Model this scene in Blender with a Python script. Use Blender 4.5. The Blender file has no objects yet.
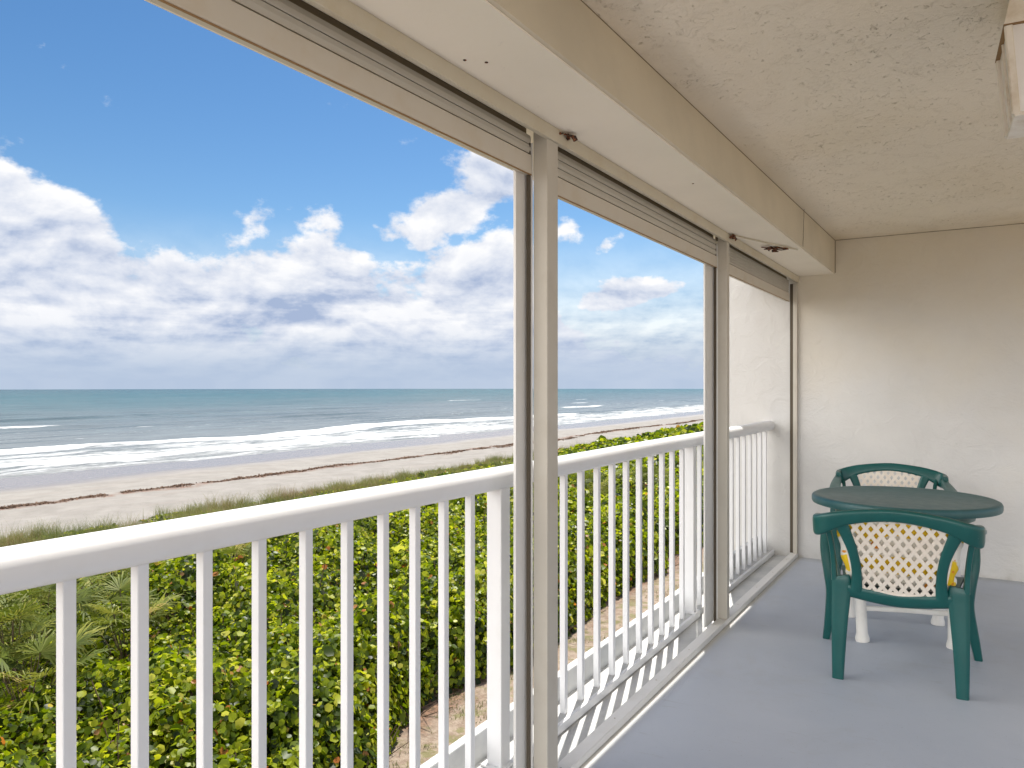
import bpy, bmesh, math, random
import numpy as np
from mathutils import Vector, Matrix
R = math.radians
random.seed(7)
rng = np.random.default_rng(11)
SC = bpy.context.scene
COL = SC.collection

# ---------------------------------------------------------------- camera, light, exposure
F_PX = 768.0
YAW = math.atan(464.0 / 768.0)
EYE = 1.32
cam_d = bpy.data.cameras.new('camera')
cam = bpy.data.objects.new('camera', cam_d)
COL.objects.link(cam)
cam.location = (0, 0, EYE)
cam.rotation_euler = (R(90), 0, YAW)
cam_d.sensor_width = 36.0
cam_d.lens = 36.0 * F_PX / 1024.0
cam_d.shift_y = 1.0 / 1024.0
cam_d.clip_start = 0.02
cam_d.clip_end = 6000
SC.camera = cam

SUN = Vector((-0.185, 0.58, 1.0)).normalized()
SUN_EL = math.asin(SUN.z)
SUN_ROT = math.atan2(SUN.x, SUN.y)
SUN_STRENGTH = 2.65
SKY_STRENGTH = 0.05
EXPOSURE = 1.4

sun_d = bpy.data.lights.new('sun', 'SUN')
sun_d.energy = SUN_STRENGTH
sun_d.angle = R(0.5)
sun_d.color = (1.0, 0.955, 0.88)
sun = bpy.data.objects.new('sun', sun_d)
COL.objects.link(sun)
sun.rotation_euler = SUN.to_track_quat('Z', 'Y').to_euler()
sun.location = (-20, 40, 60)

SC.view_settings.view_transform = 'Standard'
SC.view_settings.look = 'None'
SC.view_settings.gamma = 1
SC.view_settings.exposure = EXPOSURE
SC.render.engine = 'CYCLES'
SC.cycles.max_bounces = 10
SC.cycles.diffuse_bounces = 6
SC.cycles.transparent_max_bounces = 8
SC.cycles.sample_clamp_indirect = 6


class NT:
    """tiny node helper"""
    def __init__(self, tree):
        self.t = tree
        self.n = tree.nodes
        self.l = tree.links

    def new(self, kind, **kw):
        n = self.n.new(kind)
        for k, v in kw.items():
            setattr(n, k, v)
        return n

    def put(self, sock, v):
        if isinstance(v, bpy.types.NodeSocket):
            self.l.new(v, sock)
        else:
            sock.default_value = v

    def m(self, op, a, b=0.0, c=0.0, clamp=False):
        n = self.new('ShaderNodeMath', operation=op, use_clamp=clamp)
        self.put(n.inputs[0], a)
        self.put(n.inputs[1], b)
        if len(n.inputs) > 2:
            self.put(n.inputs[2], c)
        return n.outputs[0]

    def ss(self, v, a, b, lo=0.0, hi=1.0):
        n = self.new('ShaderNodeMapRange', interpolation_type='SMOOTHSTEP')
        self.put(n.inputs['Value'], v)
        self.put(n.inputs['From Min'], a)
        self.put(n.inputs['From Max'], b)
        self.put(n.inputs['To Min'], lo)
        self.put(n.inputs['To Max'], hi)
        return n.outputs[0]

    def xyz(self, x, y, z):
        n = self.new('ShaderNodeCombineXYZ')
        self.put(n.inputs[0], x)
        self.put(n.inputs[1], y)
        self.put(n.inputs[2], z)
        return n.outputs[0]

    def sep(self, v):
        n = self.new('ShaderNodeSeparateXYZ')
        self.put(n.inputs[0], v)
        return n.outputs

    def noise(self, vec, scale, detail=4.0, rough=0.55, dist=0.0):
        n = self.new('ShaderNodeTexNoise')
        if vec is not None:
            self.put(n.inputs['Vector'], vec)
        self.put(n.inputs['Scale'], scale)
        n.inputs['Detail'].default_value = detail
        n.inputs['Roughness'].default_value = rough
        n.inputs['Distortion'].default_value = dist
        return n.outputs['Fac']

    def mix(self, f, a, b):
        n = self.new('ShaderNodeMix', data_type='RGBA')
        self.put(n.inputs[0], f)
        self.put(n.inputs[6], a if isinstance(a, bpy.types.NodeSocket) else (*a, 1)[:4])
        self.put(n.inputs[7], b if isinstance(b, bpy.types.NodeSocket) else (*b, 1)[:4])
        return n.outputs[2]

    def ramp(self, v, stops, interp='LINEAR'):
        n = self.new('ShaderNodeValToRGB')
        self.put(n.inputs[0], v)
        e = n.color_ramp.elements
        n.color_ramp.interpolation = interp
        e[0].position, e[0].color = stops[0][0], (*stops[0][1], 1)
        e[1].position, e[1].color = stops[1][0], (*stops[1][1], 1)
        for p, c in stops[2:]:
            x = e.new(p)
            x.color = (*c, 1)
        return n.outputs[0]

    def curve(self, v, pts):
        n = self.new('ShaderNodeFloatCurve')
        self.put(n.inputs['Value'], v)
        c = n.mapping.curves[0]
        n.mapping.use_clip = False
        c.points[0].location = pts[0]
        c.points[1].location = pts[-1]
        for p in pts[1:-1]:
            c.points.new(*p)
        n.mapping.update()
        return n.outputs[0]


# ---------------------------------------------------------------- world: sky with a bank of cumulus
world = bpy.data.worlds.new('World')
SC.world = world
world.use_nodes = True
w = NT(world.node_tree)
for n in list(w.n):
    w.n.remove(n)
wout = w.new('ShaderNodeOutputWorld')
bg = w.new('ShaderNodeBackground')
bg.inputs['Strength'].default_value = SKY_STRENGTH
w.l.new(bg.outputs[0], wout.inputs[0])
tc = w.new('ShaderNodeTexCoord')
dx, dy, dz = w.sep(tc.outputs['Generated'])
dzc = w.m('MAXIMUM', dz, 0.004)
sky = w.new('ShaderNodeTexSky', sky_type='NISHITA')
sky.sun_disc = False
sky.sun_elevation = SUN_EL
sky.sun_rotation = SUN_ROT
sky.air_density = 1.0
sky.dust_density = 0.15
sky.ozone_density = 2.2
w.l.new(w.xyz(dx, dy, dzc), sky.inputs['Vector'])
hs = w.new('ShaderNodeHueSaturation')
hs.inputs['Saturation'].default_value = 1.25
hs.inputs['Value'].default_value = 0.87
w.l.new(sky.outputs[0], hs.inputs['Color'])
skyc = hs.outputs[0]
# compass bearing (0 = out to sea along the view of the balcony) and elevation, both radians
cs, sn = math.cos(YAW), math.sin(YAW)
rt = w.m('ADD', w.m('MULTIPLY', dx, cs), w.m('MULTIPLY', dy, sn))
fw = w.m('ADD', w.m('MULTIPLY', dx, -sn), w.m('MULTIPLY', dy, cs))
A = w.m('ARCTAN2', rt, fw)
E = w.m('ARCSINE', dzc)
# noise space: stretch flatter towards the horizon
Ew = w.m('POWER', w.m('ADD', E, 0.02), 0.72)
P = w.xyz(w.m('MULTIPLY', A, 1.0), w.m('MULTIPLY', Ew, 1.35), 0.37)
P2 = w.xyz(w.m('ADD', A, -0.006), w.m('ADD', w.m('MULTIPLY', Ew, 1.35), 0.022), 0.37)


def fbm(p):
    a = w.noise(p, 5.5, 9, 0.56, 0.15)
    return a


n1 = fbm(P)
n2 = fbm(P2)
nf = w.noise(P, 19, 7, 0.62)
# top edge of the bank as a function of bearing
top = w.curve(w.m('ADD', w.m('MULTIPLY', A, 0.5), 0.5), [
    (-0.6, 0.20), (0.05, 0.20), (0.17, 0.24), (0.206, 0.236), (0.229, 0.224), (0.255, 0.186), (0.268, 0.160), (0.29, 0.162), (0.332, 0.150),
    (0.35, 0.160), (0.40, 0.158), (0.431, 0.150), (0.452, 0.168), (0.50, 0.182), (0.525, 0.11), (0.56, 0.05), (0.65, 0.06), (0.75, 0.16), (1.6, 0.2)])
bank = w.ss(w.m('SUBTRACT', E, top), 0.075, -0.065)


def blob(a0, e0, ra, re, tilt=0.0):
    u = w.m('SUBTRACT', A, a0)
    v = w.m('SUBTRACT', w.m('SUBTRACT', E, e0), w.m('MULTIPLY', u, tilt))
    u = w.m('DIVIDE', u, ra)
    v = w.m('DIVIDE', v, re)
    d = w.m('SQRT', w.m('ADD', w.m('MULTIPLY', u, u), w.m('MULTIPLY', v, v)))
    return w.ss(d, 2.0, 0.2)


env = bank
for bl, amp in [((-0.085, 0.215, 0.085, 0.036, 0.32), 0.80), ((0.0, 0.262, 0.075, 0.045, 0.2), 0.85), ((0.155, 0.116, 0.075, 0.020, 0.14), 0.80), ((0.127, 0.180, 0.022, 0.014, 0.5), 0.62),
                ((-0.245, 0.190, 0.05, 0.04, 0.5), 0.44), ((-0.345, 0.172, 0.06, 0.05, 0.9), 0.42), ((0.07, 0.20, 0.03, 0.03, 0.3), 0.46), ((0.11, 0.036, 0.035, 0.006, 0.0), 0.7),
                ((-1.3, 0.35, 0.3, 0.12, 0.1), 0.7)]:
    env = w.m('MAXIMUM', env, w.m('MULTIPLY', blob(*bl), amp))
dens = w.m('ADD', w.m('MULTIPLY', w.m('SUBTRACT', n1, 0.5), 3.0), w.m('SUBTRACT', w.m('MULTIPLY', env, 1.42), 0.66))
dens = w.m('ADD', dens, w.m('MULTIPLY', w.m('SUBTRACT', nf, 0.5), 1.35))
cover = w.ss(dens, -0.10, 0.26)
# light from above left: thin side bright, thick underside grey
lit = w.m('MULTIPLY', w.m('SUBTRACT', n1, n2), 5.0)
strk = w.noise(w.xyz(w.m('MULTIPLY', A, 1.0), w.m('MULTIPLY', E, 9.0), 2.2), 4.5, 5, 0.55)
under = w.m('MULTIPLY', w.ss(E, 0.16, 0.06), w.ss(strk, 0.40, 0.62))
shade = w.m('ADD', w.m('ADD', 0.70, lit), w.m('MULTIPLY', under, -0.38), clamp=True)
shade = w.m('SUBTRACT', shade, w.m('MULTIPLY', w.ss(dens, 0.3, 1.0), 0.16), clamp=True)
ccol = w.ramp(shade, [(0.0, (3.0, 3.7, 5.2)), (0.4, (5.2, 5.6, 6.5)), (1.0, (7.7, 7.7, 7.8))])
low = w.ss(E, 0.085, 0.01)
hazec = w.mix(w.m('MULTIPLY', low, 0.9), ccol, (3.7, 4.45, 5.65))
cover = w.m('MAXIMUM', cover, w.m('MULTIPLY', w.ss(E, 0.22, 0.01), 0.97))
fin = w.mix(cover, skyc, hazec)
# unseen bright cloud banks added behind and landward to fill the balcony with light
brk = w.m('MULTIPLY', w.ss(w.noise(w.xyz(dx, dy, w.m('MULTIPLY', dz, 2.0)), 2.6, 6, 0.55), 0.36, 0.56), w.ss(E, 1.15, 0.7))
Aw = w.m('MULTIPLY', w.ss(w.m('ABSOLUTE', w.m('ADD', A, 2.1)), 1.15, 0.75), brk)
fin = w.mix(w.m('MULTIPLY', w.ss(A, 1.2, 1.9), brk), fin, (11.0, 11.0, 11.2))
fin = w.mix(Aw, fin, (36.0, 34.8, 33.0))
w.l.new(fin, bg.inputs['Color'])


# ---------------------------------------------------------------- mesh helpers
def newmat(name, color=(0.5, 0.5, 0.5), rough=0.6, **kw):
    m = bpy.data.materials.new(name)
    m.use_nodes = True
    t = NT(m.node_tree)
    b = t.n['Principled BSDF']
    b.inputs['Base Color'].default_value = (*color, 1)
    b.inputs['Roughness'].default_value = rough
    for k, v in kw.items():
        b.inputs[k].default_value = v
    m['b'] = 1
    return m, t, b


def bump(t, b, height, strength=0.3, dist=0.01):
    n = t.new('ShaderNodeBump')
    n.inputs['Strength'].default_value = strength
    n.inputs['Distance'].default_value = dist
    t.put(n.inputs['Height'], height)
    t.l.new(n.outputs[0], b.inputs['Normal'])


def pos(t):
    return t.new('ShaderNodeNewGeometry').outputs['Position']


def objc(t):
    return t.new('ShaderNodeTexCoord').outputs['Object']


def tag(o, label=None, cat=None, group=None, kind=None):
    if label: o['label'] = label
    if cat: o['category'] = cat
    if group: o['group'] = group
    if kind: o['kind'] = kind
    return o


def empty(name, loc=(0, 0, 0), rz=0.0, **kw):
    o = bpy.data.objects.new(name, None)
    COL.objects.link(o)
    o.location = loc
    o.rotation_euler = (0, 0, rz)
    o.empty_display_size = 0.2
    tag(o, **kw)
    return o


def link(name, me, mat, parent=None, smooth=False, loc=None):
    if mat is not None:
        me.materials.append(mat)
    if smooth:
        me.polygons.foreach_set('use_smooth', [True] * len(me.polygons))
    o = bpy.data.objects.new(name, me)
    COL.objects.link(o)
    if parent is not None:
        o.parent = parent
    if loc is not None:
        o.location = loc
    return o


class MB:
    def __init__(self):
        self.bm = bmesh.new()

    def box(self, x0, x1, y0, y1, z0, z1, bev=0.0, seg=2):
        g = bmesh.ops.create_cube(self.bm, size=1.0)
        vs = g['verts']
        for v in vs:
            v.co = Vector(((x0 + x1) / 2 + v.co.x * (x1 - x0), (y0 + y1) / 2 + v.co.y * (y1 - y0), (z0 + z1) / 2 + v.co.z * (z1 - z0)))
        if bev:
            es = list({e for v in vs for e in v.link_edges})
            bmesh.ops.bevel(self.bm, geom=es, offset=bev, segments=seg, affect='EDGES', profile=0.5)
        return self

    def sweep(self, pts, dims, side, n=12, p=2.6, caps=True):
        """superellipse section swept along pts; dims = (half width along side, half thickness)"""
        pts = [Vector(q) for q in pts]
        rings = []
        for i, q in enumerate(pts):
            T = (pts[min(i + 1, len(pts) - 1)] - pts[max(i - 1, 0)]).normalized()
            s = Vector(side[i] if isinstance(side, list) else side)
            s = (s - T * s.dot(T)).normalized()
            nn = T.cross(s).normalized()
            a, b = dims[i] if isinstance(dims, list) else dims
            ring = []
            for k in range(n):
                th = 2 * math.pi * (k + 0.5) / n
                c_, s_ = math.cos(th), math.sin(th)
                u = math.copysign(abs(c_) ** (2 / p), c_) * a
                v = math.copysign(abs(s_) ** (2 / p), s_) * b
                ring.append(self.bm.verts.new(q + s * u + nn * v))
            rings.append(ring)
        for r0, r1 in zip(rings, rings[1:]):
            for k in range(n):
                self.bm.faces.new((r0[k], r0[(k + 1) % n], r1[(k + 1) % n], r1[k]))
        if caps:
            self.bm.faces.new(rings[0][::-1])
            self.bm.faces.new(rings[-1])
        return self

    def lathe(self, prof, cx=0, cy=0, n=48):
        rings = []
        for r, z in prof:
            rings.append([self.bm.verts.new((cx + r * math.cos(2 * math.pi * k / n), cy + r * math.sin(2 * math.pi * k / n), z)) for k in range(n)])
        for r0, r1 in zip(rings, rings[1:]):
            for k in range(n):
                self.bm.faces.new((r0[k], r0[(k + 1) % n], r1[(k + 1) % n], r1[k]))
        self.bm.faces.new(rings[0][::-1])
        self.bm.faces.new(rings[-1])
        return self

    def build(self, name, mat, parent=None, smooth=False, auto=False, loc=None):
        bmesh.ops.recalc_face_normals(self.bm, faces=self.bm.faces)
        me = bpy.data.meshes.new(name)
        self.bm.to_mesh(me)
        self.bm.free()
        if auto:
            me.polygons.foreach_set('use_smooth', [True] * len(me.polygons))
            try:
                me.set_sharp_from_angle(angle=R(38))
            except Exception:
                pass
        return link(name, me, mat, parent, smooth, loc)


def smooth_path(pts, k=6):
    """Catmull-Rom resample of equal-length tuples"""
    out = []
    P_ = [np.array(p, float) for p in pts]
    P_ = [2 * P_[0] - P_[1]] + P_ + [2 * P_[-1] - P_[-2]]
    for i in range(1, len(P_) - 2):
        a, b, c, d = P_[i - 1:i + 3]
        for j in range(k):
            t = j / k
            out.append(0.5 * (2 * b + (c - a) * t + (2 * a - 5 * b + 4 * c - d) * t * t + (3 * b - a - 3 * c + d) * t ** 3))
    out.append(P_[-2])
    return out


def raw_mesh(name, V, faces_idx, nper, attr=None):
    me = bpy.data.meshes.new(name)
    nf_ = len(faces_idx) // nper
    me.vertices.add(len(V))
    me.vertices.foreach_set('co', np.ascontiguousarray(V, np.float32).ravel())
    me.loops.add(len(faces_idx))
    me.loops.foreach_set('vertex_index', np.ascontiguousarray(faces_idx, np.int32))
    me.polygons.add(nf_)
    me.polygons.foreach_set('loop_start', np.arange(nf_, dtype=np.int32) * nper)
    try:
        me.polygons.foreach_set('loop_total', np.full(nf_, nper, np.int32))
    except Exception:
        pass
    me.update(calc_edges=True)
    if attr is not None:
        a = me.attributes.new('tint', 'FLOAT', 'POINT')
        a.data.foreach_set('value', np.ascontiguousarray(attr, np.float32))
    return me


def fnoise(x, y, s, seed=0):
    """cheap smooth 2D noise in -1..1"""
    r = np.random.default_rng(seed)
    out = 0
    for k in range(7):
        a = r.uniform(0, 6.283)
        f = (0.6 + 0.9 * r.random()) * 2 * np.pi / s
        out = out + np.sin((x * np.cos(a) + y * np.sin(a)) * f + r.uniform(0, 6.283))
    return out / 4.2


# ---------------------------------------------------------------- materials
def stucco(name, col, bscale=55, bstr=0.45, var=0.06, dist=0.006, trowel=False, stain=None):
    m, t, b = newmat(name, col, 0.85)
    p = pos(t)
    n = t.noise(p, 1.6, 5, 0.6)
    fine = t.noise(p, bscale, 5, 0.65)
    c2 = tuple(c * (1 - 2.2 * var) for c in col)
    base = t.mix(t.ss(n, 0.35, 0.68), col, c2)
    spk = t.ss(t.noise(p, 38, 3, 0.7), 0.66, 0.74)
    base = t.mix(t.m('MULTIPLY', spk, 0.18), base, tuple(c * 0.6 for c in col))
    h = t.m('MULTIPLY', fine, 0.5)
    if trowel:
        # knock-down plaster: raised flat islands with sharp broken edges
        isl = t.ss(t.noise(t.xyz(t.m('MULTIPLY', t.sep(p)[0], 1.0), t.m('MULTIPLY', t.sep(p)[1], 1.0), t.sep(p)[2]), 7.5, 7, 0.68, 0.6), 0.535, 0.565)
        pit = t.ss(t.noise(p, 36, 5, 0.72, 0.8), 0.622, 0.645)
        zone = t.ss(t.noise(p, 2.1, 2, 0.5), 0.42, 0.56)
        h = t.m('ADD', h, t.m('MULTIPLY', isl, 0.16))
        h = t.m('SUBTRACT', h, t.m('MULTIPLY', t.m('MULTIPLY', pit, zone), 2.2))
    else:
        sw = t.noise(p, 6.0, 6, 0.62, 1.2)
        h = t.m('ADD', h, t.m('MULTIPLY', t.ss(sw, 0.38, 0.66), 0.6))
    if stain:
        base = stain(t, p, base)
    t.put(b.inputs['Base Color'], base)
    bump(t, b, h, bstr, dist)
    return m


def ceil_stain(t, p, base):
    # water-stained yellowing along the joint with the end wall and in loose patches
    X, Y, Z = t.sep(p)
    f = t.m('MULTIPLY', t.ss(Y, 5.2, 6.2), t.ss(t.noise(p, 2.5, 4), 0.35, 0.65))
    f = t.m('ADD', t.m('MULTIPLY', f, 0.5), t.m('MULTIPLY', t.ss(t.noise(p, 0.9, 3), 0.45, 0.7), 0.35), clamp=True)
    return t.mix(f, base, (0.74, 0.645, 0.49))


def wall_gradient_dirt(t, p, base):
    X, Y, Z = t.sep(p)
    f = t.m('MULTIPLY', t.ss(Z, 0.9, 2.3), 0.6)  # height gradient painted into the colour, adding to the light's own
    f = t.m('ADD', f, t.m('MULTIPLY', t.m('SUBTRACT', t.noise(p, 2.2, 4), 0.5), 0.6), clamp=True)
    f = t.m('MULTIPLY', f, t.ss(X, -1.24, -1.16))
    base = t.mix(f, base, (0.70, 0.62, 0.47))
    d = t.m('MULTIPLY', t.ss(Z, 0.07, 0.0), t.ss(t.noise(p, 9, 4), 0.4, 0.65))
    return t.mix(t.m('MULTIPLY', d, 0.5), base, (0.38, 0.36, 0.30))


M_ceil = stucco('ceiling_plaster', (0.85, 0.775, 0.655), 60, 1.0, 0.02, 0.007, True, ceil_stain)
M_beam = stucco('beam_shaded', (0.62, 0.565, 0.455), 70, 0.25, 0.05, 0.003)  # darker than the soffit: shade on the inner face put into the colour
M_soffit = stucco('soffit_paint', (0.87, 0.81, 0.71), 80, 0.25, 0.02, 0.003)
M_wall = stucco('wall_stucco', (0.64, 0.63, 0.615), 60, 0.55, 0.03, 0.007, False, wall_gradient_dirt)


def paint(name, col, rough=0.4, dirt=0.25, dcol=None, sc=7):
    m, t, b = newmat(name, col, rough)
    p = pos(t)
    dcol = dcol or tuple(c * 0.72 for c in col)
    n = t.noise(p, sc, 6, 0.65)
    n2_ = t.noise(p, sc * 9, 3, 0.7)
    f = t.m('MULTIPLY', t.ss(n, 0.45, 0.75), dirt)
    f = t.m('ADD', f, t.m('MULTIPLY', t.ss(n2_, 0.66, 0.76), dirt * 0.7), clamp=True)
    t.put(b.inputs['Base Color'], t.mix(f, col, dcol))
    t.put(b.inputs['Roughness'], t.m('ADD', rough, t.m('MULTIPLY', n, 0.12)))
    bump(t, b, n2_, 0.12, 0.001)
    return m


M_white = paint('white_powder_coat', (0.75, 0.755, 0.77), 0.35, 0.16, (0.55, 0.54, 0.50))
M_post = paint('beige_powder_coat', (0.52, 0.485, 0.42), 0.45, 0.22, (0.34, 0.29, 0.22))
M_guide = paint('pale_aluminium', (0.72, 0.71, 0.69), 0.4, 0.2, (0.5, 0.46, 0.38))
M_slat = paint('shutter_slats', (0.53, 0.505, 0.445), 0.5, 0.25, (0.4, 0.36, 0.28))
M_bar = paint('shutter_bar', (0.60, 0.555, 0.48), 0.45, 0.25, (0.50, 0.38, 0.22))
M_casing = paint('tan_casing', (0.56, 0.515, 0.41), 0.5, 0.3, (0.45, 0.34, 0.18))
M_seam_shade = newmat('caulk_and_shade', (0.20, 0.16, 0.10), 0.9)[0]
M_seal = newmat('tan_rubber', (0.30, 0.18, 0.08), 0.8)[0]
M_dark = newmat('slot_shade_and_crack', (0.10, 0.08, 0.058), 0.9)[0]
M_rust, t, b = newmat('rust', (0.16, 0.05, 0.02), 0.9)
t.put(b.inputs['Base Color'], t.mix(t.ss(t.noise(pos(t), 120, 3), 0.42, 0.65), (0.025, 0.015, 0.01), (0.28, 0.09, 0.03)))

M_floor, t, b = newmat('floor_paint', (0.30, 0.33, 0.39), 0.5)
p = pos(t)
X, Y, Z = t.sep(p)
n = t.noise(p, 0.9, 5, 0.6)
fl = t.mix(t.ss(n, 0.3, 0.7), (0.40, 0.435, 0.50), (0.45, 0.48, 0.54))
fl = t.mix(t.m('MULTIPLY', t.ss(t.noise(p, 14, 5, 0.7), 0.6, 0.74), 0.22), fl, (0.33, 0.35, 0.38))
fl = t.mix(t.m('MULTIPLY', t.ss(t.noise(p, 70, 2, 0.6), 0.68, 0.74), 0.3), fl, (0.55, 0.57, 0.60))
scf = t.noise(t.xyz(t.m('MULTIPLY', X, 2.2), t.m('MULTIPLY', Y, 9.0), 0), 2.0, 7, 0.72, 0.8)
fl = t.mix(t.m('MULTIPLY', t.ss(scf, 0.60, 0.68), 0.30), fl, (0.31, 0.32, 0.335))
fl = t.mix(t.m('MULTIPLY', t.ss(t.noise(p, 1.7, 5, 0.7, 0.7), 0.53, 0.66), 0.22), fl, (0.35, 0.355, 0.36))
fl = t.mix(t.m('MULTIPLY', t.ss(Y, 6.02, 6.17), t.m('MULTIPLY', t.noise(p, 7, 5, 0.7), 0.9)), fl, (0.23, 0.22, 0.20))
fl = t.mix(t.m('MULTIPLY', t.ss(t.noise(p, 150, 2, 0.5), 0.70, 0.73), 0.6), fl, (0.20, 0.19, 0.17))
# pale band by the shutter track: worn paint plus its sun strip painted in
wj = t.m('MULTIPLY', t.ss(X, -1.12, -1.165), t.m('ADD', 0.5, t.m('MULTIPLY', t.noise(p, 12, 4), 0.6)), clamp=True)
fl = t.mix(wj, fl, (0.62, 0.60, 0.55))
t.put(b.inputs['Base Color'], fl)
t.put(b.inputs['Roughness'], t.m('ADD', 0.36, t.m('MULTIPLY', t.noise(p, 5, 4), 0.25)))
bump(t, b, t.noise(p, 90, 4, 0.6), 0.15, 0.002)

M_ledge, t, b = newmat('ledge_paint', (0.62, 0.62, 0.60), 0.6)
p = pos(t)
lc = t.mix(t.ss(t.noise(p, 4, 6, 0.65), 0.35, 0.7), (0.60, 0.60, 0.585), (0.47, 0.48, 0.48))
lc = t.mix(t.m('MULTIPLY', t.ss(t.noise(p, 25, 5, 0.7), 0.6, 0.72), 0.4), lc, (0.38, 0.36, 0.32))
t.put(b.inputs['Base Color'], lc)
bump(t, b, t.noise(p, 60, 4), 0.25, 0.003)

# ---------------------------------------------------------------- the terrain: yard, dune, beach in one sheet
def ground_z(X, Y):
    L = -X
    xs = [-400, 2, 14, 20, 24, 28, 32, 36, 38, 52, 62, 76, 95, 400]
    zs = [-4.2, -4.2, -4.2, -4.3, -4.55, -4.9, -5.2, -5.62, -5.98, -6.28, -6.72, -7.2, -7.9, -9]
    z = np.interp(L + 0.7 * fnoise(X, Y, 34, 3) * (np.abs(L - 34) < 14), xs, zs)
    z = z + 0.05 * fnoise(X, Y, 3.1, 4) * (L > 4) * (L < 60) + 0.12 * fnoise(X, Y, 9, 5) * (L > 12) * (L < 50)
    return z


gx = np.concatenate([[-420, -200, -120], np.arange(-96, -60, 1.5), np.arange(-60, -4, 0.5), [-4, -2, 0, 4, 12, 40, 120, 500]])
gy = np.concatenate([[-400, -120, -40], np.arange(-20, 60, 0.5), np.arange(60, 140, 1.2), np.arange(140, 420, 6), [500, 700, 1000, 1500]])
GX, GY = np.meshgrid(gx, gy, indexing='ij')
GZ = ground_z(GX, GY)
V = np.stack([GX, GY, GZ], -1).reshape(-1, 3)
nx_, ny_ = len(gx), len(gy)
ii, jj = np.meshgrid(np.arange(nx_ - 1), np.arange(ny_ - 1), indexing='ij')
a = (ii * ny_ + jj)
Fq = np.stack([a, a + ny_, a + ny_ + 1, a + 1], -1).reshape(-1)
me = raw_mesh('ground', V, Fq, 4)

M_ground, t, b = newmat('sand_and_litter', (0.5, 0.4, 0.3), 0.95)
p = pos(t)
X, Y, Z = t.sep(p)
L = t.m('MULTIPLY', X, -1.0)
warp = t.m('MULTIPLY', t.m('SUBTRACT', t.noise(t.xyz(t.m('MULTIPLY', X, 0.1), t.m('MULTIPLY', Y, 0.05), 0), 1.0, 4, 0.6), 0.5), 9.0)
Lw = t.m('ADD', L, warp)
big = t.noise(p, 0.5, 6, 0.65)
fine = t.noise(p, 6, 6, 0.7)
# yard near the building: tan soil, dry grass and green weeds
yard = t.mix(t.ss(fine, 0.35, 0.68), (0.23, 0.165, 0.115), (0.36, 0.285, 0.215))
yard = t.mix(t.m('MULTIPLY', t.ss(t.noise(p, 2.2, 6, 0.7), 0.50, 0.60), 0.8), yard, (0.16, 0.15, 0.05))
yard = t.mix(t.ss(t.noise(p, 17, 5, 0.75), 0.60, 0.68), yard, (0.14, 0.085, 0.05))
litter = t.mix(t.ss(t.noise(p, 11, 5, 0.7), 0.42, 0.6), (0.075, 0.038, 0.02), (0.26, 0.14, 0.085))
yard = t.mix(t.m('MULTIPLY', t.ss(t.m('ADD', L, t.m('MULTIPLY', t.noise(p, 1.6, 4), 1.6)), 8.2, 9.0), 0.9), yard, litter)
# pale shelly beach
beach = t.mix(t.ss(big, 0.3, 0.7), (0.272, 0.252, 0.225), (0.213, 0.195, 0.172))
beach = t.mix(t.m('MULTIPLY', t.ss(fine, 0.55, 0.72), 0.25), beach, (0.25, 0.205, 0.17))
strk = t.noise(t.xyz(t.m('MULTIPLY', X, 1.0), t.m('MULTIPLY', Y, 0.06), 0), 1.3, 5, 0.6)
beach = t.mix(t.m('MULTIPLY', t.ss(strk, 0.5, 0.7), 0.28), beach, (0.27, 0.22, 0.185))
col = t.mix(t.ss(Lw, 33, 38), yard, beach)
# wet sand towards the water
wet = t.ss(Lw, 60, 67)
col = t.mix(wet, col, (0.19, 0.17, 0.16))
# wrack line stain under the seaweed
wl = t.m('SUBTRACT', L, t.m('ADD', 50.8, t.m('MULTIPLY', t.m('SUBTRACT', t.noise(t.xyz(0, t.m('MULTIPLY', Y, 0.06), 0), 1.0, 5, 0.6), 0.5), 5.0)))
wm = t.m('MULTIPLY', t.ss(t.m('ABSOLUTE', wl), 1.1, 0.1), t.ss(t.noise(p, 1.1, 6, 0.7), 0.36, 0.55))
col = t.mix(t.m('MULTIPLY', wm, 0.85), col, (0.17, 0.09, 0.055))
t.put(b.inputs['Base Color'], col)
t.put(b.inputs['Roughness'], t.m('SUBTRACT', 0.95, t.m('MULTIPLY', wet, 0.68)))
hb = t.m('ADD', t.m('MULTIPLY', t.noise(p, 2.0, 6, 0.7), t.m('SUBTRACT', 1.0, t.m('MULTIPLY', wet, 0.9))), t.m('MULTIPLY', fine, 0.2))
bump(t, b, hb, 0.7, 0.12)
g = link('ground', me, M_ground, None, True)
tag(g, 'sandy ground falling from the yard over the dune to the beach', kind='structure')

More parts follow.
